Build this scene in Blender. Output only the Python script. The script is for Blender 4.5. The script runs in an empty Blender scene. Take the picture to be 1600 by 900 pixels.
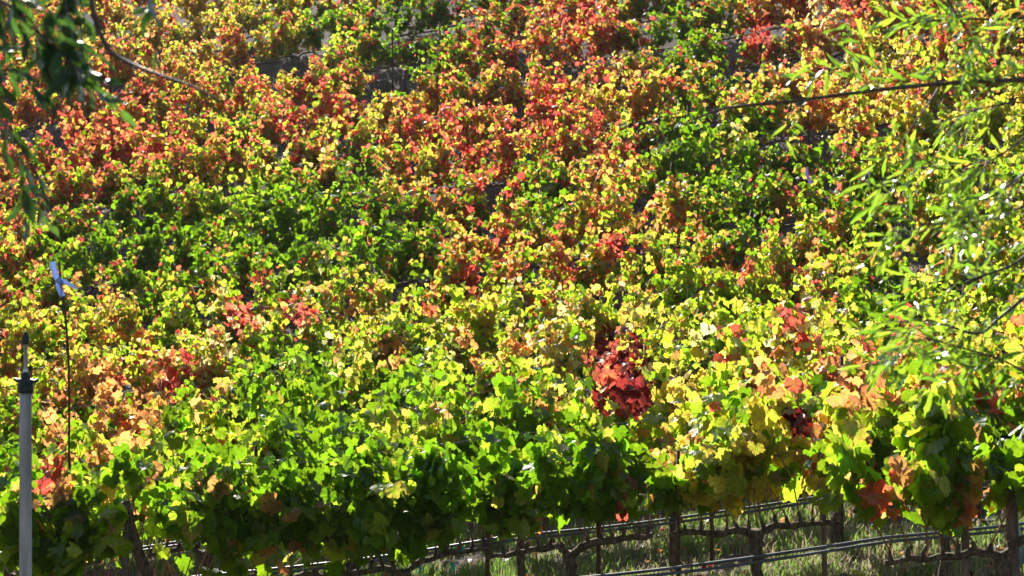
import bpy, math
import numpy as np

# ------------------------------------------------------------ camera, sky, sun, exposure
scene = bpy.context.scene
W, H, F = 1600.0, 900.0, 2760.0          # photograph size and focal length in its pixels
EYE = 2.5
cam_d = bpy.data.cameras.new('camera')
cam = bpy.data.objects.new('camera', cam_d)
scene.collection.objects.link(cam)
cam.location = (0, 0, EYE)
cam.rotation_euler = (math.radians(90), 0, 0)
cam_d.sensor_width = 36.0
cam_d.lens = 36.0 * F / W
cam_d.clip_end = 2000
cam_d.dof.use_dof = True
cam_d.dof.focus_distance = 15.0
cam_d.dof.aperture_fstop = 6.0
scene.camera = cam

SUN_EL, SUN_AZ = 33.0, -14.0             # azimuth from +Y, negative to the left
world = bpy.data.worlds.new('World'); scene.world = world
world.use_nodes = True
nt = world.node_tree
bg = nt.nodes['Background']
sky = nt.nodes.new('ShaderNodeTexSky')
sky.sky_type = 'NISHITA'; sky.sun_disc = False
sky.sun_elevation = math.radians(SUN_EL); sky.sun_rotation = math.radians(SUN_AZ)
nt.links.new(sky.outputs[0], bg.inputs[0])
bg.inputs[1].default_value = 0.06
sd = bpy.data.lights.new('sun', 'SUN')
sd.energy = 5.0; sd.angle = math.radians(0.53); sd.color = (1.0, 0.95, 0.86)
sun = bpy.data.objects.new('sun', sd); scene.collection.objects.link(sun)
sun.rotation_euler = (math.radians(90 - SUN_EL), 0, math.radians(180 - SUN_AZ))
sun.location = (-20, 40, 40)
scene.view_settings.view_transform = 'Standard'
scene.view_settings.look = 'None'
scene.view_settings.exposure = 1.2
scene.view_settings.gamma = 1.0
scene.cycles.max_bounces = 10
scene.cycles.transmission_bounces = 6
scene.cycles.diffuse_bounces = 6

rng = np.random.default_rng(7)
COL = scene.collection

# ------------------------------------------------------------ helpers
def smooth_noise(x, y, s, seed=0):
    r = np.random.default_rng(seed + 50); v = 0
    for i in range(5):
        a = r.uniform(0, 6.28); f = s * r.uniform(.6, 1.6); p = r.uniform(0, 6.28)
        v = v + np.sin((x * math.cos(a) + y * math.sin(a)) * f + p)
    return v / 5

PD = np.array([-50, 6, 12, 14.3, 16.6, 18.9, 21.2, 23.5, 25.8, 28.1, 30.4, 32.7, 35, 37.3, 39.6, 50, 62, 80, 110, 300.])
PZ = np.array([0, 0, 0, .0, .06, .36, .80, 1.42, 2.08, 2.80, 3.60, 4.45, 5.35, 6.28, 7.2, 11.8, 17.2, 24.5, 29, 30.])
def tilt(y): return .125 + np.clip(np.asarray(y) - 12, 0, 30) * .0018
def ground(x, y):
    xs = 45 * np.tanh(np.asarray(x) / 45.0)
    return np.interp(y, PD, PZ) + tilt(y) * xs
def proj(p):
    p = np.asarray(p)
    return W / 2 + F * p[..., 0] / p[..., 1], H / 2 - F * (p[..., 2] - EYE) / p[..., 1]
def at(px, py, d): return np.array([(px - W / 2) / F * d, d, EYE - (py - H / 2) / F * d])

def mesh_obj(name, V, faces, mat, parent=None, col=None, smooth=False):
    """faces: (M,k) array of one polygon size, or list of such arrays"""
    if not isinstance(faces, list): faces = [faces]
    faces = [f for f in faces if len(f)]
    me = bpy.data.meshes.new(name)
    V = np.asarray(V, dtype=np.float32)
    me.vertices.add(len(V)); me.vertices.foreach_set('co', V.ravel())
    idx = np.concatenate([f.ravel() for f in faces]).astype(np.int32)
    tot = np.concatenate([np.full(len(f), f.shape[1]) for f in faces]).astype(np.int32)
    me.loops.add(len(idx)); me.loops.foreach_set('vertex_index', idx)
    me.polygons.add(len(tot))
    me.polygons.foreach_set('loop_start', np.concatenate([[0], np.cumsum(tot)[:-1]]).astype(np.int32))
    me.polygons.foreach_set('loop_total', tot)
    me.update(calc_edges=True)
    if col is not None:
        a = me.color_attributes.new('Col', 'FLOAT_COLOR', 'POINT')
        c = np.ones((len(V), 4), dtype=np.float32); c[:, :3] = col
        a.data.foreach_set('color', c.ravel())
    if smooth: me.polygons.foreach_set('use_smooth', np.ones(len(tot), dtype=bool))
    me.materials.append(mat)
    o = bpy.data.objects.new(name, me)
    COL.objects.link(o)
    if parent is not None:
        o.parent = parent
        o.matrix_parent_inverse = parent.matrix_world.inverted() if False else o.matrix_parent_inverse
    return o
def tag(o, label=None, cat=None, group=None, kind=None):
    if label: o['label'] = label
    if cat: o['category'] = cat
    if group: o['group'] = group
    if kind: o['kind'] = kind
    return o
def empty(name, loc, label, cat, group=None):
    o = bpy.data.objects.new(name, None); COL.objects.link(o)
    o.location = loc; o.empty_display_size = .1
    return tag(o, label, cat, group)

class MB:
    def __init__(s): s.V = []; s.F = []; s.C = []; s.n = 0
    def add(s, V, F, c=None):
        V = np.asarray(V, float); s.V.append(V); s.F.append(np.asarray(F) + s.n); s.n += len(V)
        if c is not None: s.C.append(np.broadcast_to(c, (len(V), 3)))
    def tube(s, pts, rad, n=7, rough=0., r=None, caps=True):
        pts = np.asarray(pts, float); k = len(pts)
        rad = np.broadcast_to(rad, (k,)).astype(float)
        T = np.gradient(pts, axis=0); T /= np.linalg.norm(T, axis=1)[:, None] + 1e-9
        ref = np.array([0, 1., 0]) if abs(T[:, 1]).mean() < .8 else np.array([1., 0, 0])
        A = np.cross(T, ref); A /= np.linalg.norm(A, axis=1)[:, None] + 1e-9
        B = np.cross(T, A)
        th = np.arange(n) / n * 2 * math.pi
        R = rad[:, None] * (1 + (rough * (r or rng).standard_normal((k, n)) if rough else 0))
        ring = pts[:, None] + R[..., None] * (np.cos(th)[None, :, None] * A[:, None] + np.sin(th)[None, :, None] * B[:, None])
        V = np.concatenate([ring.reshape(-1, 3), pts[:1], pts[-1:]])
        i = np.arange(k - 1)[:, None] * n; j = np.arange(n)[None]; j2 = (j + 1) % n
        Q = np.stack([i + j, i + j2, i + n + j2, i + n + j], -1).reshape(-1, 4)
        jj = np.arange(n); j3 = (jj + 1) % n
        c0 = np.stack([jj, j3, np.full(n, k * n), np.full(n, k * n)], -1)
        t0 = np.stack([j3, jj, np.full(n, k * n)], -1)
        t1 = np.stack([(k - 1) * n + jj, (k - 1) * n + j3, np.full(n, k * n + 1)], -1)
        s.V.append(V); s.F.append(Q + s.n); s.T = getattr(s, 'T', []); s.T.append(np.concatenate([t0, t1]) + s.n); s.n += len(V)
    def build(s, name, mat, parent=None, smooth=False, off=(0, 0, 0)):
        V = np.concatenate(s.V) - np.asarray(off)
        byk = {}
        for f in s.F + getattr(s, 'T', []): byk.setdefault(f.shape[1], []).append(f)
        col = np.concatenate(s.C) if s.C else None
        return mesh_obj(name, V, [np.concatenate(v) for v in byk.values()], mat, parent, col, smooth)

def spline(pts, n):
    pts = np.asarray(pts, float); k = len(pts)
    t = np.linspace(0, k - 1, n); out = []
    P = np.concatenate([[2 * pts[0] - pts[1]], pts, [2 * pts[-1] - pts[-2]]])
    for u in t:
        i = min(int(u), k - 2); f = u - i
        p0, p1, p2, p3 = P[i], P[i + 1], P[i + 2], P[i + 3]
        out.append(.5 * (2 * p1 + (p2 - p0) * f + (2 * p0 - 5 * p1 + 4 * p2 - p3) * f * f + (3 * p1 - p0 - 3 * p2 + p3) * f ** 3))
    return np.array(out)

# ------------------------------------------------------------ materials
def new_mat(name):
    m = bpy.data.materials.new(name); m.use_nodes = True
    nt = m.node_tree; nt.nodes.clear()
    return m, nt, nt.nodes.new('ShaderNodeOutputMaterial')
def leaf_mat(name, trans=.6, gloss=.09, rough=.38, dif=.45, mottle=45.):
    m, nt, out = new_mat(name); N = nt.nodes; L = nt.links
    at_ = N.new('ShaderNodeAttribute'); at_.attribute_name = 'Col'
    geo = N.new('ShaderNodeNewGeometry')
    noi = N.new('ShaderNodeTexNoise'); noi.inputs['Scale'].default_value = mottle; noi.inputs['Detail'].default_value = 3
    L.new(geo.outputs['Position'], noi.inputs['Vector'])
    mr = N.new('ShaderNodeMapRange'); mr.inputs['From Min'].default_value = .3; mr.inputs['From Max'].default_value = .7
    mr.inputs['To Min'].default_value = .72; mr.inputs['To Max'].default_value = 1.2
    L.new(noi.outputs['Fac'], mr.inputs['Value'])
    vm = N.new('ShaderNodeVectorMath'); vm.operation = 'SCALE'
    L.new(at_.outputs['Color'], vm.inputs[0]); L.new(mr.outputs[0], vm.inputs['Scale'])
    vd = N.new('ShaderNodeVectorMath'); vd.operation = 'SCALE'; vd.inputs['Scale'].default_value = dif
    L.new(vm.outputs[0], vd.inputs[0])
    d = N.new('ShaderNodeBsdfDiffuse'); L.new(vd.outputs[0], d.inputs['Color'])
    t = N.new('ShaderNodeBsdfTranslucent'); L.new(vm.outputs[0], t.inputs['Color'])
    mx = N.new('ShaderNodeMixShader'); mx.inputs[0].default_value = trans
    L.new(d.outputs[0], mx.inputs[1]); L.new(t.outputs[0], mx.inputs[2])
    g = N.new('ShaderNodeBsdfGlossy'); g.inputs['Roughness'].default_value = rough; g.inputs['Color'].default_value = (1, 1, 1, 1)
    fr = N.new('ShaderNodeFresnel'); fr.inputs['IOR'].default_value = 1.42
    mu = N.new('ShaderNodeMath'); mu.operation = 'MULTIPLY'; mu.inputs[1].default_value = gloss * 5
    L.new(fr.outputs[0], mu.inputs[0])
    mn = N.new('ShaderNodeMath'); mn.operation = 'MINIMUM'; mn.inputs[1].default_value = .25
    L.new(mu.outputs[0], mn.inputs[0])
    m2 = N.new('ShaderNodeMixShader'); L.new(mn.outputs[0], m2.inputs[0])
    L.new(mx.outputs[0], m2.inputs[1]); L.new(g.outputs[0], m2.inputs[2])
    L.new(m2.outputs[0], out.inputs[0])
    return m
def std_mat(name, c1, c2=None, rough=.7, scale=20., stretch=(1, 1, 1), bump=0., spec=.3, metal=0., detail=5):
    m, nt, out = new_mat(name); N = nt.nodes; L = nt.links
    b = N.new('ShaderNodeBsdfPrincipled'); L.new(b.outputs[0], out.inputs[0])
    b.inputs['Roughness'].default_value = rough; b.inputs['Metallic'].default_value = metal
    b.inputs['Specular IOR Level'].default_value = spec
    tc = N.new('ShaderNodeNewGeometry'); mp = N.new('ShaderNodeMapping'); mp.inputs['Scale'].default_value = stretch
    L.new(tc.outputs['Position'], mp.inputs[0])
    no = N.new('ShaderNodeTexNoise'); no.inputs['Scale'].default_value = scale; no.inputs['Detail'].default_value = detail
    L.new(mp.outputs[0], no.inputs['Vector'])
    cr = N.new('ShaderNodeValToRGB'); cr.color_ramp.elements[0].position = .35; cr.color_ramp.elements[1].position = .68
    cr.color_ramp.elements[0].color = (*c1, 1); cr.color_ramp.elements[1].color = (*(c2 or c1), 1)
    L.new(no.outputs['Fac'], cr.inputs[0]); L.new(cr.outputs[0], b.inputs['Base Color'])
    if bump:
        bp = N.new('ShaderNodeBump'); bp.inputs['Strength'].default_value = bump; bp.inputs['Distance'].default_value = .01
        L.new(no.outputs['Fac'], bp.inputs['Height']); L.new(bp.outputs[0], b.inputs['Normal'])
    return m
M_leaf = leaf_mat('vine_leaf', trans=.72, gloss=.013, rough=.48)
M_willow = leaf_mat('willow_leaf', trans=.6, gloss=.22, rough=.25)
M_dark = leaf_mat('shade_tree_leaf', trans=.45, gloss=.14, rough=.3)
M_grass = leaf_mat('grass_blade', trans=.5, gloss=.10, rough=.4, mottle=8)
M_bark = std_mat('vine_bark', (.035, .022, .014), (.17, .115, .075), .85, 60, (1, 1, .25), .8)
M_cane = std_mat('cane_bark', (.16, .07, .035), (.30, .15, .075), .55, 40)
M_twig = std_mat('twig_bark', (.05, .035, .025), (.14, .10, .07), .6, 80)
M_treebark = std_mat('tree_bark', (.06, .045, .035), (.2, .15, .11), .9, 25, (1, 1, .3), .8)
M_stake = std_mat('rusty_stake', (.05, .025, .015), (.13, .065, .035), .8, 50)
M_post = std_mat('weathered_wood', (.08, .055, .04), (.22, .16, .12), .85, 40, (1, 1, .12), .6)
M_hose = std_mat('drip_hose', (.05, .055, .065), (.11, .12, .14), .48, 6, (1, 1, 1), 0, .45)
M_wire = std_mat('wire', (.06, .05, .045), (.14, .11, .09), .75, 10, spec=.2)
M_pvc = std_mat('grey_pvc', (.26, .25, .23), (.56, .55, .52), .5, 14, (1, 1, .25), .15)
M_black = std_mat('black_plastic', (.015, .02, .018), (.035, .045, .04), .4, 30)
M_brass = std_mat('dull_metal', (.45, .46, .48), (.6, .6, .62), .3, 30, metal=.8)
def ribbon_mat(name, c):
    m, nt, out = new_mat(name); N = nt.nodes; L = nt.links
    d = N.new('ShaderNodeBsdfDiffuse'); d.inputs[0].default_value = (*c, 1)
    t = N.new('ShaderNodeBsdfTranslucent'); t.inputs[0].default_value = (*c, 1)
    g = N.new('ShaderNodeBsdfGlossy'); g.inputs['Roughness'].default_value = .25
    a = N.new('ShaderNodeMixShader'); a.inputs[0].default_value = .5; L.new(d.outputs[0], a.inputs[1]); L.new(t.outputs[0], a.inputs[2])
    b = N.new('ShaderNodeMixShader'); b.inputs[0].default_value = .08; L.new(a.outputs[0], b.inputs[1]); L.new(g.outputs[0], b.inputs[2])
    L.new(b.outputs[0], out.inputs[0]); return m
M_rib = ribbon_mat('pale_blue_tape', (.45, .55, .85))
M_teal = ribbon_mat('turquoise_tape', (.03, .5, .42))
M_lilac = ribbon_mat('lilac_tape', (.42, .33, .62))
M_guard = ribbon_mat('teal_sleeve', (.22, .42, .40))

def ground_mat():
    m, nt, out = new_mat('vineyard_soil'); N = nt.nodes; L = nt.links
    b = N.new('ShaderNodeBsdfPrincipled'); b.inputs['Roughness'].default_value = .95; L.new(b.outputs[0], out.inputs[0])
    b.inputs['Specular IOR Level'].default_value = .15
    g = N.new('ShaderNodeNewGeometry')
    n1 = N.new('ShaderNodeTexNoise'); n1.inputs['Scale'].default_value = 1.3; n1.inputs['Detail'].default_value = 6
    n2 = N.new('ShaderNodeTexNoise'); n2.inputs['Scale'].default_value = 28; n2.inputs['Detail'].default_value = 8; n2.inputs['Roughness'].default_value = .7
    vo = N.new('ShaderNodeTexVoronoi'); vo.inputs['Scale'].default_value = 35
    for n in (n1, n2, vo): L.new(g.outputs['Position'], n.inputs['Vector'])
    c1 = N.new('ShaderNodeValToRGB'); e = c1.color_ramp.elements
    e[0].position = .4; e[0].color = (.075, .052, .040, 1); e[1].position = .62; e[1].color = (.19, .15, .125, 1)
    c2 = N.new('ShaderNodeValToRGB'); e = c2.color_ramp.elements
    e[0].position = .35; e[0].color = (.035, .027, .025, 1); e[1].position = .7; e[1].color = (.19, .16, .14, 1)
    L.new(n1.outputs['Fac'], c1.inputs[0]); L.new(n2.outputs['Fac'], c2.inputs[0])
    mx = N.new('ShaderNodeMix'); mx.data_type = 'RGBA'; mx.inputs[0].default_value = .55
    L.new(c1.outputs[0], mx.inputs[6]); L.new(c2.outputs[0], mx.inputs[7]); L.new(mx.outputs[2], b.inputs['Base Color'])
    ad = N.new('ShaderNodeMath'); L.new(n2.outputs['Fac'], ad.inputs[0]); L.new(vo.outputs['Distance'], ad.inputs[1])
    bp = N.new('ShaderNodeBump'); bp.inputs['Strength'].default_value = 1; bp.inputs['Distance'].default_value = .03
    L.new(ad.outputs[0], bp.inputs['Height']); L.new(bp.outputs[0], b.inputs['Normal'])
    return m

# ------------------------------------------------------------ ground
xs = np.unique(np.concatenate([np.linspace(-400, -30, 24), np.arange(-30, 30.01, .3), np.linspace(30, 400, 24)]))
ys = np.unique(np.concatenate([np.linspace(-200, 4, 20), np.arange(4, 60, .3), np.linspace(60, 600, 40)]))
X, Y = np.meshgrid(xs, ys)
Z = ground(X, Y) + .03 * smooth_noise(X, Y, 2.1, 3) * (np.abs(X) < 31) + .02 * smooth_noise(X, Y, 6, 4) * (np.abs(X) < 31)
nx, ny = len(xs), len(ys)
i = (np.arange(ny - 1)[:, None] * nx + np.arange(nx - 1)[None]).ravel()
tag(mesh_obj('ground', np.stack([X.ravel(), Y.ravel(), Z.ravel()], -1), np.stack([i, i + 1, i + nx + 1, i + nx], -1), ground_mat(), smooth=True),
    'brown soil of the sloping vineyard with dry litter', 'ground', kind='structure')

# ------------------------------------------------------------ grass (uncountable)
def blades(n, yr, hr, seed, dens, colfn, wd=.004):
    r = np.random.default_rng(seed)
    y = r.uniform(yr[0], yr[1], n); x = r.uniform(-.36, .36, n) * y
    cl = smooth_noise(x * 1.0, y * 1.6, 3.0, seed + 1) + .5 * smooth_noise(x, y, 9, seed + 2)
    keep = r.uniform(0, 1, n) < np.clip(dens + .8 * cl, .04, 1)
    x, y, cl = x[keep], y[keep], cl[keep]; n = len(x)
    z = ground(x, y)
    h = r.uniform(*hr, n) * (1 + .5 * np.clip(cl, -1, 1))
    a = r.uniform(0, 6.28, n); lean = r.uniform(.1, .9, n) * h
    dx, dy = np.cos(a), np.sin(a)
    w = wd * r.uniform(.7, 1.6, n)
    B = np.stack([x, y, z], -1)
    S = np.stack([-dy * w, dx * w, 0 * w], -1)
    S[:, 0] += w * .6
    M_ = B + np.stack([dx * lean * .35, dy * lean * .35, h * .6], -1)
    T = B + np.stack([dx * lean, dy * lean, h * .9], -1)
    V = np.stack([B - S, B + S, M_ + S * .7, M_ - S * .7, T], 1).reshape(-1, 3)
    k = np.arange(n)[:, None] * 5
    c = colfn(r, n, cl, x / 2)
    return V, np.concatenate([k + np.array([0, 1, 2, 3])]), np.concatenate([k + np.array([3, 2, 4])]), np.repeat(c, 5, 0)
def gc(r, n, cl, xx=0):
    t = r.uniform(0, 1, (n, 1)); g = np.array([.15, .31, .035]) * (1 - t) + np.array([.36, .50, .11]) * t
    dry = np.array([.40, .33, .21]) * r.uniform(.6, 1.2, (n, 1))
    isdry = (r.uniform(0, 1, n) < np.clip(.34 - .45 * cl + .18 * np.clip(xx, -1, 1.5), .08, .85))[:, None]
    return np.where(isdry, dry, g)
def gd(r, n, cl, xx=0): return np.array([.42, .36, .30]) * r.uniform(.4, 1.15, (n, 1))
V, Q, T, c = blades(210000, (8.3, 19.2), (.05, .17), 21, .55, gc)
tag(mesh_obj('grass', V, [Q, T], M_grass, col=c), 'short green and dry grass under the vine rows', 'grass', kind='stuff')
V, Q, T, c = blades(90000, (18.6, 46), (.03, .12), 31, .45, gd, .006)
tag(mesh_obj('straw_litter', V, [Q, T], M_grass, col=c), 'dry straw litter on the bare hillside soil', 'straw', kind='stuff')
# fallen leaves
def fallen():
    r = np.random.default_rng(5); n = 5200
    y = r.uniform(9, 40, n); x = r.uniform(-.33, .33, n) * y; z = ground(x, y) + r.uniform(.02, .06, n)
    return x, y, z, r

# ------------------------------------------------------------ leaves
half = [(.0, 1.0), (.10, .90), (.18, .83), (.30, .74), (.34, .62), (.46, .68), (.58, .66), (.62, .54), (.68, .42), (.63, .30), (.68, .16), (.66, .02), (.56, -.10), (.44, -.26), (.22, -.30), (.05, -.06)]
T_NEAR = np.array(half + [(-x, y) for x, y in half[::-1][:-1]])
halfF = [(.0, 1.0), (.34, .74), (.60, .62), (.68, .12), (.28, -.28)]
T_FAR = np.array(halfF + [(-x, y) for x, y in halfF[::-1][:-1]])
T_MID = T_NEAR[::2]
def leaf_mesh(P, Nn, Tp, size, fold, curl, tmpl, cin, cout, r, jag=.07, center=(0, .25), wr=.05):
    n = len(P); k = len(tmpl)
    Nn = Nn / (np.linalg.norm(Nn, axis=1)[:, None] + 1e-9)
    t = Tp - (Tp * Nn).sum(1)[:, None] * Nn; t /= np.linalg.norm(t, axis=1)[:, None] + 1e-9
    b = np.cross(t, Nn)
    xy = np.concatenate([[center], tmpl])[None].repeat(n, 0) * 1.0
    xy[:, 1:] *= 1 + jag * r.standard_normal((n, k, 1))
    xy[:, :, 0] *= r.uniform(.85, 1.12, (n, 1))
    x, y = xy[..., 0], xy[..., 1]
    z = fold[:, None] * np.abs(x) - curl[:, None] * (y - .2) ** 2 + wr * r.standard_normal((n, k + 1)) * (np.arange(k + 1) > 0)
    V = P[:, None] + size[:, None, None] * (x[..., None] * b[:, None] + y[..., None] * t[:, None] + z[..., None] * Nn[:, None])
    j = np.arange(k); tri = np.stack([np.zeros(k, int), 1 + j, 1 + (j + 1) % k], -1)
    Fc = (np.arange(n)[:, None, None] * (k + 1) + tri[None]).reshape(-1, 3)
    C = np.concatenate([cin[:, None], np.repeat(cout[:, None], k, 1)], 1).reshape(-1, 3)
    return V.reshape(-1, 3), Fc, C

CLS = 'GLYORDP'   # green, lime, yellow, orange, red, dark crimson, pale
PAL = np.array([[.19, .35, .010], [.44, .64, .03], [.76, .65, .08], [.78, .36, .11], [.76, .11, .085], [.24, .03, .025], [.82, .80, .34]])
GRID = [  # per 100 px of height, per 200 px of width: weights by letter
 ['OORYLG', 'YYOPLR', 'LLYYGGR', 'GGGRDOL', 'RRROOYG', 'GGGLRRY', 'RROOYYP', 'YYOLLGR'],
 ['YOORRL', 'OORRYLG', 'OORYGLR', 'OORYYRGR', 'RRROOYL', 'YYYYOPL', 'YYYOOPR', 'YYLLLO'],
 ['OORRYLG', 'ORRROYGL', 'OORRYYPG', 'GGLYOOR', 'OORRRYLG', 'YYOGGRL', 'RROYYLLG', 'YLLLGG'],
 ['GGRRYGLO', 'RROGGYGL', 'GGLLRYO', 'GLYYOOR', 'GLLOORYY', 'YYLLOOR', 'GGLLORY', 'LLLYGO'],
 ['LLYYOGRG', 'LLLGGYR', 'LLLLYGOP', 'LLLYYROG', 'LLLYYOG', 'LLLYYGO', 'LLLYGGR', 'LLLLGO'],
 ['YOOLLYG', 'LLLYPOR', 'LLLYPPO', 'YYPLLOL', 'LLLYPPO', 'LLLYYPO', 'LLLYPPOR', 'LLYORL'],
 ['OOYLLGG', 'LOOYGGL', 'LLLLGGGY', 'LLLGGGL', 'LLGGGYO', 'GGYYLLL', 'YYOLLGG', 'LLLGOG'],
 ['GGLLOG', 'GGGLGL', 'GGGGGL', 'GGGGGGL', 'GGGGGL', 'GGGYYL', 'YYGOLLG', 'LLLGGGO'],
 ['GGGLLY', 'GGGGGL', 'GGGGG', 'GGGGGL', 'GGGLGR', 'GGYYL', 'YROOYG', 'GLLOYG']]
GW = np.zeros((9, 8, 7))
for a in range(9):
    for b_ in range(8):
        for ch in GRID[a][b_]: GW[a, b_, CLS.index(ch)] += ({'G': .85, 'O': .8, 'Y': 1.05, 'P': .8, 'L': 1.2, 'R': 1.2}.get(ch, .95) if a < 3 else 1)
        GW[a, b_] /= GW[a, b_].sum()
def weights(px, py):
    u = np.clip(px / 200 - .5, 0, 6.999); v = np.clip(py / 100 - .5, 0, 7.999)
    i0 = int(v); j0 = int(u); fv = v - i0; fu = u - j0
    return (GW[i0, j0] * (1 - fv) * (1 - fu) + GW[i0 + 1, j0] * fv * (1 - fu) + GW[i0, j0 + 1] * (1 - fv) * fu + GW[i0 + 1, j0 + 1] * fv * fu)
CLUMPS = [(470, 610, 75, 'G'), (620, 590, 50, 'G'), (210, 650, 40, 'O'), (965, 580, 52, 'D'), (945, 545, 32, 'R'), (990, 615, 34, 'D'), (955, 590, 24, 'R'), (1250, 655, 30, 'D'), (1185, 735, 50, 'Y'), (1200, 770, 35, 'Y'), (1060, 605, 34, 'Y'), (85, 745, 32, 'O'), (80, 740, 22, 'R'),  # leading green clumps put the shade between the front rows into leaf colour
 (1375, 745, 42, 'O'), (1370, 755, 30, 'R'), (375, 490, 22, 'R'), (1110, 700, 50, 'L'), (1420, 660, 30, 'L'), (410, 432, 15, 'R'), (1415, 470, 20, 'R'), (1165, 415, 18, 'R'), (270, 595, 22, 'R'), (1195, 590, 35, 'O'),
 (975, 795, 22, 'R'), (1235, 500, 22, 'R'), (1380, 690, 40, 'G'), (1330, 660, 45, 'L'), (1525, 765, 18, 'R'), (1495, 790, 16, 'O'), (1470, 690, 60, 'L'), (1560, 680, 70, 'G'), (612, 545, 26, 'O'), (160, 590, 35, 'O'), (730, 425, 22, 'R'), (465, 490, 25, 'R'), (960, 380, 22, 'R'), (1330, 600, 30, 'O'),  # lime and green on the nearest vine paint its sunlit left and shaded right
 (855, 640, 20, 'O'), (1265, 215, 18, 'R'), (1190, 50, 30, 'R'), (560, 340, 60, 'G'), (430, 350, 70, 'G'), (1100, 235, 55, 'G'), (1280, 270, 45, 'G'), (1040, 40, 45, 'G'), (500, 30, 28, 'G'), (640, 55, 55, 'G'), (650, 60, 28, 'D'),
 (110, 380, 50, 'G'), (210, 365, 55, 'G'), (300, 375, 40, 'G'), (1150, 325, 55, 'G'), (1380, 330, 45, 'G'), (640, 390, 50, 'G'), (240, 320, 45, 'G'), (450, 330, 50, 'G'), (1060, 220, 50, 'G'), (640, 50, 45, 'G'), (1110, 90, 40, 'G'), (1380, 450, 50, 'G'), (1200, 225, 50, 'G'), (560, 260, 35, 'G'), (850, 290, 45, 'G'), (860, 150, 90, 'Y'), (620, 200, 70, 'Y'), (350, 250, 70, 'L'), (330, 60, 60, 'Y'), (480, 720, 60, 'G'), (540, 700, 50, 'G'), (780, 700, 80, 'G')]
HOLES = [(205, 765, 30), (222, 820, 38), (246, 870, 46), (150, 880, 34), (650, 775, 20), (322, 868, 30), (420, 872, 30), (860, 805, 26), (735, 812, 22), (1010, 770, 18), (1125, 745, 20), (520, 850, 20), (1300, 700, 22), (1395, 650, 20), (880, 720, 14), (600, 700, 12)]
GAPS = [(340, 95, 26), (435, 70, 24), (650, 125, 24), (500, 285, 18), (1190, 62, 30), (130, 60, 26), (110, 190, 22), (1290, 215, 26), (870, 90, 18), (700, 20, 20), (990, 105, 16), (260, 30, 18)]

def norm(v): return v / (np.linalg.norm(v, axis=-1, keepdims=True) + 1e-9)

def make_shoots(r, base_pts, height, droop, spread):
    """returns list of polylines"""
    out = []
    for p in base_pts:
        L = height * r.uniform(.66, 1.2); k = 13; st = L / (k - 1)
        d = norm(np.array([r.normal(0, .30), r.normal(0, .22) * spread, 1.0])); pts = [p.copy()]
        side = np.array([r.normal(0, .5), r.choice([-1, 1]) * 1.0, 0])
        dr = r.uniform(0, 1) < droop
        for i in range(k - 1):
            d = d + r.normal(0, .10, 3)
            if dr and i > 5: d = d + side * .22 + np.array([0, 0, -.42])
            elif i > 8: d = d + side * .10 + np.array([0, 0, -.12])
            d = norm(d); pts.append(pts[-1] + d * st)
        out.append(np.array(pts))
    return out

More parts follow.
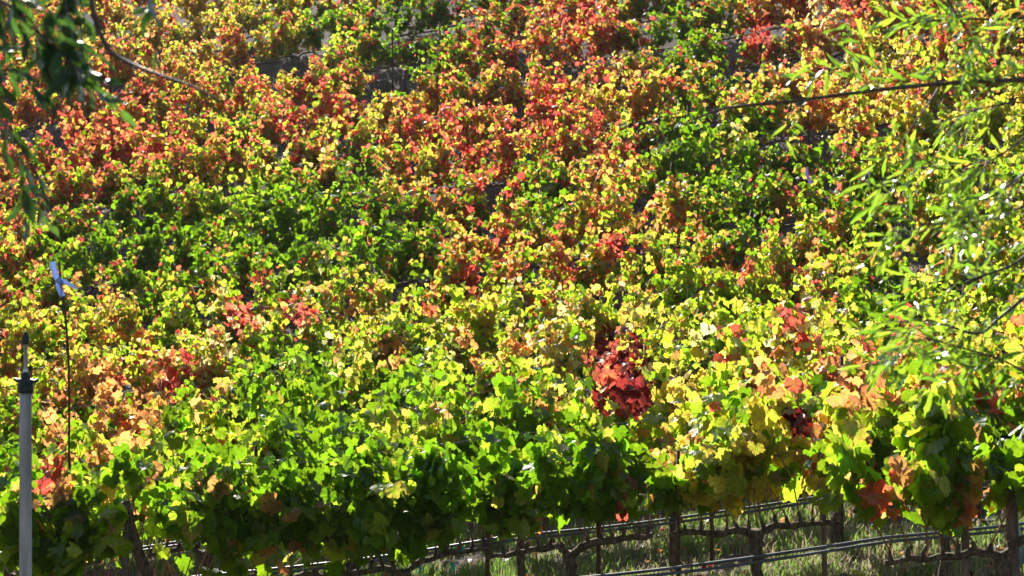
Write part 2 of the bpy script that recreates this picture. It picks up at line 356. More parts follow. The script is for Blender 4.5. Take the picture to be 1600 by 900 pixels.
def vine_leaves(r, shoots, o, w7, per, size, near, start=.12):
    P = []; ND = []; SH = []
    for si, s in enumerate(shoots):
        n = max(4, int(per))
        t = np.sort(r.uniform(start, 1, n)) * (len(s) - 1)
        i = np.minimum(t.astype(int), len(s) - 2); f = (t - i)[:, None]
        P.append(s[i] * (1 - f) + s[i + 1] * f); SH.append(np.full(n, si)); ND.append(t / (len(s) - 1))
    P = np.concatenate(P); SH = np.concatenate(SH); t = np.concatenate(ND); n = len(P)
    a = r.uniform(0, 2 * math.pi, n)
    out = np.stack([np.cos(a) * .8, np.sin(a) * 1.1, r.normal(.05, .25, n)], -1)
    P = P + norm(out) * r.uniform(.04, .14, n)[:, None]
    if near:
        keep = (P[:, 2] > .89 + .22 * np.clip((-o[0] - .7) / 1.8, 0, 1) * (1 if o[1] < 13 else .3) + r.normal(0, .06, n) + tilt(12) * P[:, 0]) | (r.uniform(0, 1, n) < .07)
        qx, qy = proj(P + np.asarray(o))
        if 11 < o[1] < 13:
            for hx, hy, hr in HOLES: keep &= ~((np.hypot(qx - hx, qy - hy) < hr * r.uniform(.6, 1.2, n)) & (r.uniform(0, 1, n) < .93))
        P, SH, t, out, a = P[keep], SH[keep], t[keep], out[keep], a[keep]; n = len(P)
    el = r.uniform(-.1, 1.0, n)
    nh = norm(np.stack([out[:, 0] + r.normal(0, .5, n), out[:, 1] + r.normal(0, .5, n), 0 * a], -1))
    Nn = nh * np.cos(el)[:, None] + np.array([0, 0, 1.]) * np.sin(el)[:, None] + r.normal(0, .2, (n, 3))
    Tp = np.array([0, 0, -1.]) + nh * .45 + r.normal(0, .45, (n, 3))
    sz = size * r.uniform(.5, 1.32, n) * np.where(t > .85, .72, 1)
    # colours
    ws = np.maximum(w7, 1e-6) * r.gamma(5.5, 1, 7); ws = ws / ws.sum()
    dom = r.choice(7, len(shoots), p=ws)
    cls = np.where(r.uniform(0, 1, n) < (.5 if o[1] < 20 else .38), dom[SH], r.choice(7, n, p=ws))
    px, py = proj(P + np.asarray(o))
    for cx, cy, rad, ch in CLUMPS:
        m = (np.hypot(px - cx, (py - cy) * .8) < rad * r.uniform(.6, 1.5, n)) & (r.uniform(0, 1, n) < (.72 if ch == 'G' else .5 if ch == 'L' else .3 if ch == 'Y' and rad > 55 else .92 * np.clip(1.35 - np.hypot((px - cx) * .9, (py - cy) * .75) / rad, 0, 1)))
        cls[m] = CLS.index(ch)
    # some lime leaves low on the shoots are set to green
    low = (t < .45) & (r.uniform(0, 1, n) < .35) & (cls == 1); cls[low] = 0
    base = PAL[cls] * r.uniform(.75, 1.25, (n, 1)) * (1 + r.normal(0, .07, (n, 3)))
    alt = PAL[r.choice(7, n, p=ws)]
    m1 = r.uniform(0, .55, (n, 1)) * np.isin(cls, [1, 2, 3, 4, 6])[:, None] * 1.0; cin = base * (1 - m1) + alt * m1
    m2 = r.uniform(0, .55, (n, 1)) * np.isin(cls, [1, 2, 3, 6])[:, None]
    rim = np.where(np.isin(cls, [1, 2, 6])[:, None], PAL[3], PAL[4])
    rim = np.where((r.uniform(0, 1, n) < .35)[:, None], rim, base)
    cout = base * (1 - m2) + rim * m2
    V, Fc, C = leaf_mesh(P, Nn, Tp, sz * .80, r.uniform(-.35, .55, n), r.uniform(-.1, .6, n), T_NEAR if near else T_MID if k < 7 else T_FAR, np.clip(cin, .004, .92), np.clip(cout, .004, .92), r, .05 if near else .13, wr=.055 if near else .09)
    return V, Fc, C, cls

ORD = ['first', 'second', 'third', 'fourth', 'fifth', 'sixth', 'seventh', 'eighth', 'ninth', 'tenth', 'eleventh', 'twelfth', 'thirteenth', 'fourteenth', 'fifteenth', 'sixteenth', 'seventeenth', 'eighteenth', 'nineteenth', 'twentieth', 'twenty-first', 'twenty-second', 'twenty-third', 'twenty-fourth', 'twenty-fifth']
CW = ['green', 'lime green', 'yellow', 'orange', 'red', 'crimson', 'pale yellow']
ROW_Z_CORDON, SP = .72, 1.27

vines = []
for k in range(-1, 19):
    d = 12 + 2.3 * k
    r = np.random.default_rng(100 + k)
    off = .39 if k == 0 else (r.uniform(0, SP) if k != 1 else (1045 - 800) / F * 14.3)
    if k == -1: off = (1562 - 800) / F * d
    half_w = .29 * d + .9
    lo = -int((half_w + off) / SP) - 1; hi = int((half_w - off) / SP) + 1
    row = []
    for j in range(lo, hi + 1):
        x = off + j * SP + (0 if k < 1 else r.normal(0, .07))
        if k == -1 and j < 0: continue
        if k == 0 and j == -4: x = (20 - 800) / F * d
        if k == 0 and j == -3: x = (200 - 800) / F * d
        if k == 0 and j == -2: x = (425 - 800) / F * d
        if k == 0 and j == -1: x = (630 - 800) / F * d
        g = float(ground(x, d)); top = g + 1.9
        px, py = proj((x, d, g + 1.5))
        if not (-.5 * SP * F / d < px < W + .5 * SP * F / d): continue
        if proj((x, d, top))[1] > 1000 or proj((x, d, g + .1))[1] < -10 and k > 11: continue
        if proj((x, d, g + .35))[1] < 0: continue
        vig = np.clip(r.normal(1.0, .12), .72, 1.25)
        pxc, pyc = proj((x, d, g + 1.35))
        gapd = min(math.hypot(pxc - a, pyc - b_) / (c + 14) for a, b_, c in GAPS)
        if k >= 4 and gapd < 1.0: vig = .62 if r.uniform() < .72 else 0
        elif k >= 6 and r.uniform() < .05: vig = .6
        if vig == 0: continue
        row.append((x, d, g, vig))
    vines.append((k, row))

def jit(r, p, s): return p + r.normal(0, s, np.shape(p))
for k, row in vines:
    nrow = k + 1
    near = k <= 1
    for vi, (x, d, g, vig) in enumerate(row):
        r = np.random.default_rng(1000 * (k + 3) + vi)
        o = (x, d, g)
        loc = empty('grape_vine', o, 'x', 'grape vine', 'grape vines of the hillside vineyard')
        cz = ROW_Z_CORDON + r.normal(0, .02)
        lean = 0.0
        if k == 0 and abs(proj((x, d, g))[0] - 200) < 40: lean = .52
        sides = 9 if near else 5
        # trunk
        mb = MB()
        n = 22 if near else 6
        t = np.linspace(0, 1, n)
        wob = .010 if near else .02
        tr = np.stack([lean * (t - 1) * -1 * 1.0 + wob * np.cumsum(r.normal(0, .5, n)) * np.sin(t * 3.14), wob * np.cumsum(r.normal(0, .5, n)) * np.sin(t * 3.14), -.06 + t * (cz + .02)], -1)
        R = (.034 + .012 * (1 - t) ** 2 + .010 * (t > .85)) * r.uniform(.85, 1.15)
        if lean:
            R = .052 - .012 * t; tr[:, 2] = -.06 + t * 1.45; tr[:, 1] -= .16 * t
        mb.tube(tr, R, sides, .16, r)
        trunk = mb.build('trunk', M_bark, loc, True)
        # arms with spurs
        starts = []
        for s in (-1, 1):
            L = SP * .5 * r.uniform(.86, 1.0); na = 14 if near else 6
            u = np.linspace(0, 1, na)
            tl = float(tilt(d))
            ax = s * L * u; az = cz - .07 * (1 - np.minimum(u * 5, 1)) + .018 * np.cumsum(r.normal(0, .45, na)) + tl * ax
            ay = .012 * np.cumsum(r.normal(0, .5, na))
            arm = np.stack([ax, ay, az], -1)
            mb = MB(); mb.tube(arm, (.025 - .009 * u) * r.uniform(.85, 1.15), sides - 1, .22 if near else .14, r)
            nsp = 7
            for q in range(nsp):
                f = (q + .7) / nsp * (na - 1) * .98; i0 = min(int(f), na - 2)
                b0 = arm[i0] + (arm[i0 + 1] - arm[i0]) * (f - i0)
                tip = b0 + np.array([r.normal(0, .015), r.normal(0, .01), r.uniform(.04, .08)])
                if near: mb.tube(np.array([b0, (b0 + tip) / 2 + r.normal(0, .006, 3), tip]), [.016, .015, .011], 6, .12, r)
                starts.append(tip)
                if r.uniform() < .45: starts.append(tip + r.normal(0, .015, 3))
            mb.build('arm', M_bark, loc, True)
        starts = np.array(starts)
        if k >= 5: starts = starts[r.permutation(len(starts))[:17]]
        if vig < .6: starts = starts[r.permutation(len(starts))[:6]]
        left_dense = (k == 0 and -2.1 < x < -.6)
        height = (1.04 if k < 4 else 1.08) * min(vig, 1.12)
        if k == 0: height = (.93 if x > -.5 else .80) * np.clip(vig, .92, 1.06)
        if k == 1: height = (1.06 if x > -.5 else 1.0) * np.clip(vig, .9, 1.08)
        if k > 1: height *= 1 + .14 * float(smooth_noise(np.array(x), np.array(d * 3.1), 1.7, 40)) + .10 * float(smooth_noise(np.array(x), np.array(d * 2.1), 3.9, 41))
        drp = .4 if left_dense else (.22 if k <= 2 else .25)
        shoots = make_shoots(r, starts, height, drp, .85 if k > 2 else 1.45)
        if near:
            for s in shoots:
                mb = MB(); mb.tube(s[:10], np.linspace(.0055, .0028, 10), 5); mb.build('shoot', M_cane, loc)
        else:
            mb = MB()
            for s in shoots: mb.tube(s[::3], np.linspace(.005, .0025, len(s[::3])), 4)
            mb.build('shoots', M_cane, loc)
        px, py = proj((x, d, g + 1.45)); w7 = weights(px, py)
        size = .128 if k <= 0 else (.120 if k < 3 else .096)
        per = (33 if k <= 0 else 31 if k < 3 else 52) * (vig if vig < 1 else 1) * (1.6 if k == 0 and x < -.1 else 1.15 if k == 0 else 1) * (1.2 if k == 1 and -2.6 < x < -.6 else 1)
        V, Fc, C, cls = vine_leaves(r, shoots, o, w7, per, size, near, (.05 if left_dense else .2) if k <= 1 else .05)
        mesh_obj('foliage', V, Fc, M_leaf, loc, C, near)
        cnt = np.bincount(cls, minlength=7) / len(cls); od = np.argsort(-cnt)
        cword = CW[od[0]] + (' and ' + CW[od[1]] if cnt[od[1]] > .18 else '')
        if k == -1: where = 'of the short row nearest the camera'
        else: where = 'in the ' + ORD[k + 1] + ' row from the front'
        if vi == 0: pos = 'leftmost'
        elif vi == len(row) - 1: pos = 'rightmost'
        else: pos = ORD[vi] + ' from left'
        loc['label'] = ('sparse ' if vig < .6 else '') + cword + ' vine, ' + pos + ' ' + where

# ------------------------------------------------------------ stakes, posts, wires, drip hoses
def box_tube(name, pts, rad, mat, label, cat, group, n=6, rough=0, off=None):
    mb = MB(); mb.tube(pts, rad, n, rough); off = pts[0] if off is None else off
    o = mb.build(name, mat, None, n > 6, off); o.location = off
    return tag(o, label, cat, group)
# stakes: (px of foot, row k, height, half width, lean px)
ST = [(935, 0, 1.30, .018, 0), (1292, 0, 1.2, .021, -.05), (1060, 0, 1.25, .014, 0), (190, 0, 1.25, .024, .03), (613, 0, 1.2, .015, 0), (1508, -1, 1.30, .024, 0),
      (1592, -1, 1.15, .034, -.05), (762, 1, 1.3, .02, 0), (1112, 1, 1.5, .016, 0), (1315, 1, 1.6, .018, 0), (545, 1, 1.4, .018, 0), (400, 1, 1.5, .018, 0), (60, 1, 1.5, .02, 0), (980, 2, 1.4, .02, 0), (310, 2, 1.4, .022, 0)]
def beside(x, k):
    row = dict(vines).get(k, [])
    if not row: return 'beyond the vines'
    i = min(range(len(row)), key=lambda q: abs(row[q][0] - x))
    return ('left' if x < row[i][0] else 'right') + ' of the ' + ORD[i] + ' vine from the left, ' + ('short front row' if k == -1 else ORD[k + 1] + ' row')
rowname = lambda k: 'short front row' if k == -1 else ORD[k + 1] + ' row'
for px, k, h, hw, lean in ST:
    d = 12 + 2.3 * k + (.05 if px != 190 else -.2); x = (px - 800) / F * d; g = float(ground(x, d))
    pts = np.array([[x, d, g - .1], [x + lean * .5, d, g + h * .5], [x + lean, d, g + h]])
    thick = 'thick' if hw > .02 else 'thin'
    side = 'bottom left' if px < 420 else 'bottom centre' if px < 1100 else 'bottom right'
    box_tube('vine_stake', pts, hw, M_post if hw > .02 else M_stake, f'{thick} dark stake {beside(x, k)}', 'stake', 'stakes holding the vines', 5, .05)
# visible stake tops on the hill
for px, py, k in [(104, 40, 0), (687, 85, 0), (613, 110, 0), (683, 190, 0), (625, 255, 0), (1075, 275, 0), (1262, 250, 0), (175, 280, 0)]:
    ks = [(abs(proj(((px - 800) / F * (12 + 2.3 * q), 12 + 2.3 * q, float(ground((px - 800) / F * (12 + 2.3 * q), 12 + 2.3 * q)) + .5))[1] - py), q) for q in range(4, 16)]
    q = min(ks)[1]; d = 12 + 2.3 * q - .12; x = (px - 800) / F * d; g = float(ground(x, d))
    pts = np.array([[x, d, g - .1], [x + .01, d, g + .8], [x, d, g + 1.6]])
    box_tube('vine_stake', pts, .022, M_stake, f'hillside stake {beside(x, q)}', 'stake', 'stakes on the hillside', 5, .05)

def along(k, z, x0=None, x1=None, sag=.02, n=60, dy=0., seed=0, per=SP):
    d = 12 + 2.3 * k + dy; hw = .31 * d + .4
    x0 = -hw if x0 is None else x0; x1 = hw if x1 is None else x1
    x = np.linspace(x0, x1, n)
    zz = ground(x, d) + z - sag * np.abs(np.sin(math.pi * x / (per * 2))) + .006 * smooth_noise(x, x * 0, 3, seed)
    return np.stack([x, d + .006 * smooth_noise(x, 0 * x, 2.2, seed + 9), zz], -1)
for k in range(-1, 13):
    x0 = (1405 - 800) / F * (12 + 2.3 * k) if k == -1 else None
    nh = 2 if k <= 3 else 1
    for q in range(nh):
        p = along(k, .50 - .028 * q, x0, None, .03, 90, -.05 - .035 * q, k * 3 + q)
        which = ('upper ' if q == 0 else 'lower ') if nh == 2 else ''
        box_tube('drip_hose', p, .011, M_hose, f'{which}dark irrigation hose strung along the {rowname(k)} from the front', 'drip hose', 'drip irrigation hoses under the vines', 8)
    if k <= 3:
        for zi, zz in enumerate((ROW_Z_CORDON - .02, 1.15, 1.5)):
            p = along(k, zz, x0, None, .012, 60, .02, k)
            box_tube('trellis_wire', p, .0016, M_wire, f'{["lowest", "middle", "top"][zi]} thin trellis wire of the {rowname(k)} from the front', 'wire', 'trellis wires', 4)

# ------------------------------------------------------------ sprinkler riser at the left
d = 8.2
bx = at(40, 600, d)[0]; bg_ = float(ground(bx, d)); s = d / F
root = empty('sprinkler_riser', (bx, d, bg_), 'grey plastic irrigation standpipe with black fitting and sprinkler tip at the left', 'sprinkler')
zt = at(0, 612, d)[2] - bg_
def cyl(name, z0, z1, r0, r1, mat, par, n=20, extra=None):
    mb = MB(); pts = [[0, 0, z0], [0, 0, z0 + (z1 - z0) * .04], [0, 0, z1 - (z1 - z0) * .04], [0, 0, z1]] if extra is None else [[0, 0, z] for z, _ in extra]
    rr = [r0, r0, r1, r1] if extra is None else [q for _, q in extra]
    mb.tube(pts, rr, n); return mb.build(name, mat, par, True)
cyl('pipe', -.2, zt, 10 * s, 9.3 * s, M_pvc, root, 24)
cyl('coupling', 0, 0, 0, 0, M_black, root, 16, [(zt - 2 * s, 11.5 * s), (zt + 2 * s, 12 * s), (zt + 14 * s, 12 * s), (zt + 15 * s, 9 * s), (zt + 18 * s, 8 * s), (zt + 26 * s, 7 * s), (zt + 31 * s, 5 * s)])
mb = MB(); mb.tube([[-19 * s, 0, zt + 20 * s], [-15 * s, 0, zt + 18 * s], [-6 * s, 0, zt + 17 * s], [6 * s, 0, zt + 17 * s], [14 * s, 0, zt + 16 * s], [20 * s, 0, zt + 19 * s]], [2 * s, 2.8 * s, 4 * s, 4 * s, 2.8 * s, 2 * s], 8); mb.build('handle', M_black, root, True)
cyl('collar', zt + 29 * s, zt + 36 * s, 5 * s, 3.5 * s, M_brass, root, 12)
cyl('riser', zt + 34 * s, zt + 78 * s, 3.2 * s, 2.8 * s, M_pvc, root, 12)
cyl('nozzle', 0, 0, 0, 0, M_black, root, 14, [(zt + 74 * s, 4 * s), (zt + 77 * s, 5.6 * s), (zt + 86 * s, 5.4 * s), (zt + 92 * s, 3 * s), (zt + 95 * s, 1 * s)])

# ------------------------------------------------------------ marker rod with ribbon
d = 14.1
pts = spline([at(108, 640, d), at(107, 560, d), at(102, 495, d), at(96, 450, d), at(92, 410, d)], 16)
g0 = float(ground(pts[0][0], d)); pts = np.concatenate([[[pts[0][0], d, g0 - .05]], pts])
box_tube('marker_rod', pts, .009, M_stake, 'tall thin dark metal rod rising above the vines at left', 'rod', None, 8)
def strip(mb, pts, w, tw, nrm=(0, 1, 0)):
    pts = spline(pts, 10); T = norm(np.gradient(pts, axis=0)); S = norm(np.cross(T, np.array(nrm)))
    a = np.linspace(0, tw, 10)[:, None]; S = S * np.cos(a) + np.cross(T, S) * np.sin(a)
    w = np.broadcast_to(w, 10)[:, None]
    A = pts - S * w; B = pts + S * w; C_ = np.array([0, .0012, 0])
    V = np.concatenate([A, B, B + C_, A + C_]); i = np.arange(9)
    F_ = np.concatenate([np.stack([i, i + 1, i + 11, i + 10], -1), np.stack([i + 30, i + 20, i + 21, i + 31], -1), np.stack([i, i + 30, i + 31, i + 1], -1), np.stack([i + 10, i + 11, i + 21, i + 20], -1)])
    mb.add(V, F_)
mb = MB(); d = 14.06
strip(mb, [at(92, 440, d), at(87, 430, d), at(83, 418, d - .02), at(82, 409, d - .03)], .024, .7)
strip(mb, [at(92, 438, d), at(100, 440, d), at(109, 444, d - .02), at(120, 451, d - .04)], .021, 1.0)
strip(mb, [at(92, 438, d), at(91, 446, d), at(94, 455, d - .02), at(98, 463, d - .02)], .022, -.6)
mb.tube([at(90, 436, d), at(93, 439, d), at(96, 443, d)], .024, 8)
o = mb.build('flagging_ribbon', M_rib, None, False); tag(o, 'pale blue flagging ribbon knotted near the top of the thin rod', 'ribbon')
d = 23.0
mb = MB(); strip(mb, [at(1260, 262, d), at(1261, 272, d), at(1264, 280, d), at(1267, 287, d)], [.012] * 2 + [.022] * 6 + [.03] * 2, .3)
tag(mb.build('hanging_tape', M_lilac), 'lilac tape hanging in a dark green vine at upper right', 'tape')
for (px, py, t) in [(706, 886, 'largest'), (655, 891, 'middle'), (722, 858, 'smallest')]:
    d = 11.9; mb = MB(); q = {'largest': 1.2, 'middle': .9, 'smallest': .6}[t]
    strip(mb, [at(px, py - 6 * q, d), at(px + 2, py, d - .02), at(px - 3, py + 6 * q, d - .01)], .012 * q, 1.2)
    tag(mb.build('tie_tape', M_teal), f'{t} of the turquoise tie tapes hanging under the front vines', 'tie tape', 'turquoise tie tapes')
d = 10.3
p0 = at(1586, 845, d); g0 = float(ground(p0[0], d)); mb = MB()
sc_ = d / F
mb.tube([[0, 0, p0[2] - g0 - 35 * sc_], [0, 0, p0[2] - g0 - 8 * sc_], [0, 0, p0[2] - g0 + 10 * sc_], [0, 0, p0[2] - g0 + 25 * sc_], [0, 0, p0[2] - g0 + 28 * sc_]], np.array([13, 12, 10, 6, 5]) * sc_, 14)
mb.tube([[0, 0, -.05], [0, 0, p0[2] - g0 - 34 * sc_]], .008, 6)
o = mb.build('vine_guard', M_guard, None, True); o.location = (p0[0], d, g0)
tag(o, 'translucent teal plastic sleeve on a stick beside the trunk at bottom right', 'vine guard')

# ------------------------------------------------------------ foreground trees
LT = np.array([(0, 0), (.07, .18), (.105, .42), (.095, .65), (.05, .86), (0, 1.0), (-.05, .86), (-.095, .65), (-.105, .42), (-.07, .18)])
def sprays(twigs, r, spacing, length, colf, droop, width=1.0, start=.15):
    P, Nn, Tp, S, WI = [], [], [], [], []
    for s in twigs:
        seg = np.linalg.norm(np.diff(s, axis=0), axis=1); cum = np.concatenate([[0], np.cumsum(seg)]); L = cum[-1]
        u = np.arange(L * start, L, spacing); u = u + r.normal(0, spacing * .2, len(u))
        pos = np.stack([np.interp(u, cum, s[:, a]) for a in range(3)], -1)
        T = np.stack([np.interp(u, cum, np.gradient(s, axis=0)[:, a]) for a in range(3)], -1); T = norm(T)
        sd = np.where(np.arange(len(u)) % 2 == 0, 1, -1)[:, None]
        ref = norm(np.cross(T, np.array([0, .6, .8]) + r.normal(0, .5, (len(u), 3))))
        t = norm(T * .8 + ref * sd * .75 + np.array([0, 0, -droop]) + r.normal(0, .25, (len(u), 3)))
        P.append(pos); Tp.append(t); Nn.append(np.array([0, 0, .8]) + r.normal(0, .75, (len(u), 3)))
        S.append(length * r.uniform(.65, 1.2, len(u)))
    P = np.concatenate(P); Tp = np.concatenate(Tp); Nn = np.concatenate(Nn); S = np.concatenate(S); n = len(P)
    Nn = Nn - (Nn * Tp).sum(1)[:, None] * Tp
    c = colf(r, n)
    return leaf_mesh(P, Nn, Tp, S, r.uniform(.1, .6, n), r.uniform(-.1, .3, n), LT * [width, 1], c, c * 1.05, r, .02, (0, .5))
def subtwigs(main, r, n, L, lo=.2, hi=1., down=.1, spread=.8):
    out = []
    for _ in range(n):
        u = r.uniform(lo, hi) * (len(main) - 1); i0 = min(int(u), len(main) - 2)
        p = main[i0] + (main[i0 + 1] - main[i0]) * (u - i0); T = norm(main[i0 + 1] - main[i0])
        d = norm(T + r.normal(0, spread, 3) + np.array([0, 0, -down])); l = L * r.uniform(.6, 1.3); pts = [p]
        for q in range(6):
            d = norm(d + r.normal(0, .12, 3) + np.array([0, 0, -down * .4])); pts.append(pts[-1] + d * l / 6)
        out.append(np.array(pts))
    return out
def poly(*p): return spline([at(*q) for q in p], 4 * len(p))

# right willow
r = np.random.default_rng(77)
tx, ty = 3.3, 6.6; tg = float(ground(tx, ty))
root = empty('willow_tree', (tx, ty, tg), 'willow with long bright green leaves reaching in from the right edge', 'tree')
org = np.array([tx, ty, tg])
mb = MB(); tk = spline([[tx, ty, tg - .2], [tx - .05, ty, tg + .9], [tx + .1, ty + .05, tg + 2], [tx + .05, ty, tg + 3.2], [tx + .25, ty - .1, tg + 4.6], [tx + .2, ty, tg + 6]], 24)
mb.tube(tk, np.linspace(.16, .04, 24), 12, .05, r); mb.build('trunk', M_treebark, root, True, org)
brs = [poly((2200, 60, 6.5), (1900, 95, 6.3), (1700, 118, 6.1), (1600, 124, 6.0), (1480, 130, 6.0), (1360, 142, 5.95), (1240, 158, 5.9), (1140, 168, 5.9), (1085, 186, 5.85)),
       poly((1440, -160, 6.3), (1465, -40, 6.2), (1490, 15, 6.1), (1530, 75, 6.05), (1560, 124, 6.0)),
       poly((2200, 200, 6.5), (1800, 300, 6.3), (1640, 375, 6.1), (1580, 415, 6.0), (1512, 440, 6.0), (1500, 466, 5.95), (1440, 480, 5.9)),
       poly((2200, 330, 6.5), (1800, 380, 6.2), (1640, 440, 6.0), (1595, 470, 5.9), (1560, 498, 5.85), (1525, 522, 5.8), (1455, 500, 5.8), (1405, 505, 5.8)),
       poly((2200, 200, 6.6), (1800, 150, 6.4), (1640, 158, 6.2), (1570, 162, 6.2), (1500, 180, 6.15), (1440, 205, 6.1)),
       poly((1620, 200, 5.7), (1570, 238, 5.6), (1520, 262, 5.6), (1460, 262, 5.6), (1425, 240, 5.6)),
       poly((1800, 300, 5.8), (1620, 318, 5.7), (1560, 340, 5.6), (1480, 350, 5.55), (1400, 352, 5.5)),
       poly((2200, -100, 6.6), (1800, 0, 6.4), (1600, 28, 6.3), (1500, 30, 6.3), (1420, 36, 6.3)),
       poly((1470, 132, 6.0), (1445, 170, 5.95), (1400, 235, 5.9), (1385, 280, 5.9)),
       poly((1250, 155, 5.9), (1215, 200, 5.9), (1150, 240, 5.9)),
       poly((2200, 500, 6.4), (1850, 560, 6.0), (1650, 590, 5.8), (1560, 560, 5.7), (1490, 540, 5.6), (1420, 520, 5.6)),
       poly((1640, 240, 5.3), (1560, 300, 5.2), (1500, 330, 5.2))]
rad = [.0095, .0045, .006, .007, .004, .0035, .004, .006, .0025, .0018, .005, .003]
for b, q in zip(brs, rad):
    mb = MB(); mb.tube(b, np.linspace(q * 1.25, q * .35, len(b)), 7, .05, r); mb.build('branch', M_twig, root, True, org)
# limbs from the trunk to the branch roots (outside the frame)
for b in brs:
    if b[0][0] > 2.6:
        q = tk[np.argmin(np.abs(tk[:, 2] - b[0][2] + .3))]
        mb = MB(); mb.tube(spline([q, (q + b[0]) / 2 + [0, 0, .1], b[0]], 8), [.03, .028, .025, .02, .016, .014, .012, .011], 8, .05, r); mb.build('limb', M_treebark, root, True, org)
tw = []
cfg = [(9, .28, .28, .66), (5, .24, .2, .8), (10, .26, .25, .85), (10, .26, .25, .9), (8, .26, .25, .8), (8, .24, .1, 1), (9, .24, .3, 1), (8, .24, .3, .8), (3, .16, .3, 1), (1, .08, .1, .5), (10, .28, .35, 1), (6, .2, .1, 1)]
for b, (n, L, lo, hi) in zip(brs, cfg): tw += subtwigs(b, r, n, L, lo, hi, .12, .65)
tw += [poly((1330, 90, 6), (1290, 110, 6), (1240, 125, 6)), poly((1300, 60, 6.1), (1340, 90, 6.0), (1360, 120, 6)), poly((1480, 20, 6.2), (1420, 34, 6.1), (1365, 30, 6.1))]
# crown out of the frame on the right and above
for _ in range(170):
    c = np.array([r.uniform(1.9, 5.2), r.uniform(5.0, 8.4), tg + r.uniform(1.3, 6.5)])
    if c[0] / c[1] < .36 and abs(c[2] - EYE) / c[1] < .20: continue
    dd = norm(c - tk[np.argmin(np.abs(tk[:, 2] - c[2]))] + np.array([0, 0, .01]))
    pts = [c]
    for q in range(6): dd = norm(dd + r.normal(0, .15, 3) + [0, 0, -.08]); pts.append(pts[-1] + dd * .07)
    tw.append(np.array(pts))
def twig_parts(tw, root, org, a, b_):
    vis = lambda t: (lambda q: -80 < q[0] < W + 80 and -80 < q[1] < H + 80)(proj(t[len(t) // 2]))
    tw = sorted(tw, key=lambda t: not vis(t)); mb = MB()
    for i, s_ in enumerate(tw):
        m_ = mb if i >= 100 else MB()
        m_.tube(s_, np.linspace(a, b_, len(s_)), 4)
        if i < 100: m_.build('twig', M_twig, root, False, org)
    if mb.V: tag(mb.build('twigs', M_twig, root, False, org), kind='stuff')
twig_parts(tw, root, org, .0018, .0007)
def cw(r, n):
    t = r.uniform(0, 1, (n, 1)); c = np.array([.20, .42, .02]) * (1 - t) + np.array([.46, .64, .04]) * t
    c = np.where(r.uniform(0, 1, (n, 1)) < .05, np.array([.75, .5, .04]), c); return c * r.uniform(.8, 1.2, (n, 1))
V, Fc, C = sprays(tw, r, .030, .098, cw, .15, .78)
mesh_obj('foliage', V - org, Fc, M_willow, root, C)

# left shade tree
r = np.random.default_rng(78)
tx, ty = -2.3, 4.2; tg = float(ground(tx, ty)); org = np.array([tx, ty, tg])
root = empty('shade_tree', (tx, ty, tg), 'dark leaved tree hanging out of focus into the upper left corner', 'tree')
mb = MB(); tk = spline([[tx, ty, tg - .2], [tx + .08, ty, tg + 1.], [tx, ty + .1, tg + 2.2], [tx + .1, ty, tg + 3.4], [tx + .3, ty + .1, tg + 5]], 20)
mb.tube(tk, np.linspace(.15, .04, 20), 12, .05, r); mb.build('trunk', M_treebark, root, True, org)
brs = [poly((-300, -420, 4.0), (60, -260, 4.0), (136, -60, 4.0), (143, 0, 4.0), (152, 40, 4.0), (172, 80, 4.0), (205, 100, 4.0), (250, 118, 3.95), (300, 135, 3.95), (345, 160, 3.95)),
       poly((172, 82, 4.0), (175, 120, 4.0), (171, 165, 4.0), (178, 215, 4.0), (205, 250, 4.0)),
       poly((-500, -100, 4.0), (-100, -40, 3.9), (0, 0, 3.9), (60, 50, 3.9), (100, 85, 3.9), (150, 125, 3.9)),
       poly((-500, 60, 4.2), (-100, 120, 4.1), (0, 190, 4.1), (50, 260, 4.1), (80, 330, 4.1)),
       poly((-200, -300, 4.3), (0, -160, 4.3), (90, -60, 4.3), (105, 20, 4.2), (120, 60, 4.2)),
       poly((-500, 0, 3.7), (-120, 40, 3.6), (-20, 90, 3.6), (20, 170, 3.6)),
       poly((-300, -400, 4.1), (150, -180, 4.1), (220, -60, 4.1), (232, 20, 4.1), (236, 60, 4.1)),
       poly((-500, 180, 4.3), (-60, 240, 4.3), (20, 300, 4.3), (30, 370, 4.3))]
rad = [.0080, .0022, .005, .005, .004, .004, .003, .003]
for b, q in zip(brs, rad):
    mb = MB(); mb.tube(b, np.linspace(q * 1.1, q * .35, len(b)), 7, .05, r); mb.build('branch', M_twig, root, True, org)
for b in brs:
    if proj(b[0])[0] < -150 or proj(b[0])[1] < -250:
        q = tk[np.argmin(np.abs(tk[:, 2] - b[0][2] + .3))]
        mb = MB(); mb.tube(spline([q, (q + b[0]) / 2 + [0, 0, .1], b[0]], 8), np.linspace(.028, .008, 8), 8, .05, r); mb.build('limb', M_treebark, root, True, org)
tw = []
for b, (n, L, lo, hi) in zip(brs, [(0, .12, .78, 1), (0, .1, .3, 1), (26, .15, .3, .8), (5, .11, .3, .8), (18, .12, .4, .95), (10, .12, .3, .7), (4, .05, .5, .8), (1, .1, .4, .7)]):
    if n: tw += subtwigs(b, r, n, L, lo, hi, .35, .6)
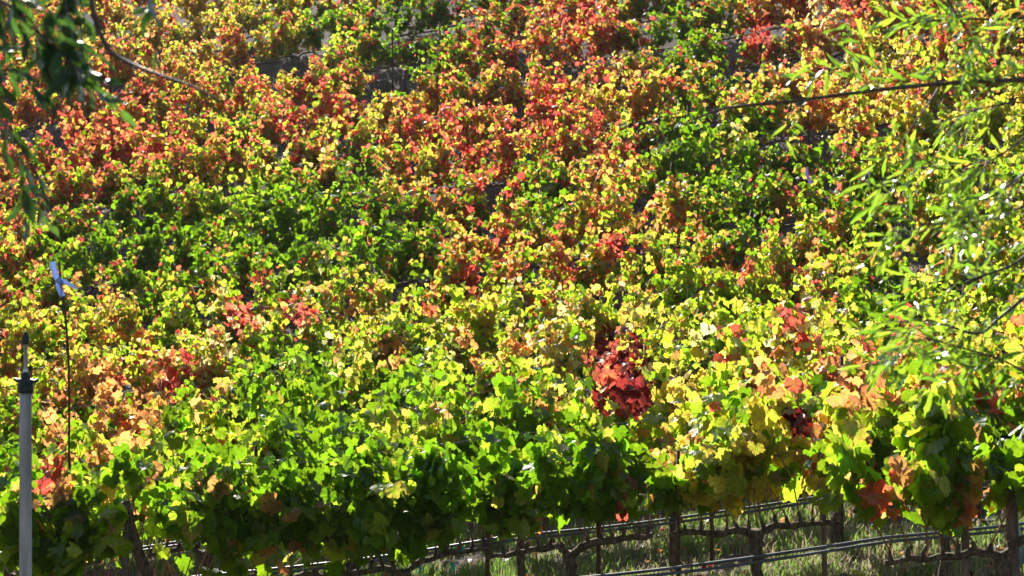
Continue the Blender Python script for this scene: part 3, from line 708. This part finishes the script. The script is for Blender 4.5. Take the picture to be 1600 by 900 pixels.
for _ in range(900):  # unseen crown above the frame, added to shade the hanging leaves
    c = np.array([r.uniform(-4.2, -.9), r.uniform(3.2, 7.5), tg + r.uniform(2.2, 6.8)])
    u, v = proj(c)
    if u > -60 and v > -130: continue
    if ((c[0] + 2.2) / 2.2) ** 2 + ((c[1] - 5) / 2.6) ** 2 + ((c[2] - tg - 4.5) / 2.6) ** 2 > 1.1: continue
    dd = norm(r.normal(0, 1, 3) + [0, 0, -.3]); pts = [c]
    for q in range(6): dd = norm(dd + r.normal(0, .15, 3) + [0, 0, -.12]); pts.append(pts[-1] + dd * .05)
    if proj(pts[-1])[0] > -20 and proj(pts[-1])[1] > -60: continue
    tw.append(np.array(pts))
twig_parts(tw, root, org, .0015, .0006)
# a few dangling pod-like leaves on the bare branch
tw += [poly((236, 60, 4.1), (238, 75, 4.1), (246, 90, 4.1))]
def cd(r, n):
    t = r.uniform(0, 1, (n, 1)); return (np.array([.03, .09, .015]) * (1 - t) + np.array([.12, .26, .03]) * t) * r.uniform(.8, 1.2, (n, 1))
V, Fc, C = sprays(tw, r, .030, .075, cd, .5, 1.3)
mesh_obj('foliage', V - org, Fc, M_dark, root, C)

# fallen vine leaves: many and scattered
x, y, z, r = fallen(); n = len(x)
cl = r.choice([3, 4, 5, 2], n, p=[.35, .2, .3, .15]); c = PAL[cl] * r.uniform(.35, .95, (n, 1))
a = r.uniform(0, 6.28, n)
V, Fc, C = leaf_mesh(np.stack([x, y, z], -1), np.stack([r.normal(0, .3, n), r.normal(0, .3, n), np.ones(n)], -1), np.stack([np.cos(a), np.sin(a), 0 * a], -1), r.uniform(.04, .09, n), r.uniform(0, .5, n), r.uniform(0, .5, n), T_FAR, c, c, r)
tag(mesh_obj('fallen_leaves', V, Fc, M_leaf, col=C), 'scattered fallen brown and red vine leaves on the ground', 'leaves', kind='stuff')
print('vines', sum(len(r_) for _, r_ in vines))


# thin bright air over the slope
hz = bpy.data.materials.new('haze'); hz.use_nodes = True; n_ = hz.node_tree; n_.nodes.clear()
ou = n_.nodes.new('ShaderNodeOutputMaterial'); pv = n_.nodes.new('ShaderNodeVolumePrincipled')
pv.inputs['Color'].default_value = (.95, .93, .90, 1); pv.inputs['Density'].default_value = .00014; pv.inputs['Anisotropy'].default_value = .4
n_.links.new(pv.outputs[0], ou.inputs['Volume'])
lo = np.array([-420, -210, float(Z.min()) - 1]); hi = np.array([420, 620, float(Z.max()) + 12])
vv = np.array([[(lo, hi)[a][0], (lo, hi)[b][1], (lo, hi)[c][2]] for a in (0, 1) for b in (0, 1) for c in (0, 1)])
tag(mesh_obj('haze', vv, np.array([[0, 1, 3, 2], [4, 6, 7, 5], [0, 4, 5, 1], [2, 3, 7, 6], [0, 2, 6, 4], [1, 5, 7, 3]]), hz), 'thin bright air over the backlit slope', 'haze', kind='stuff')
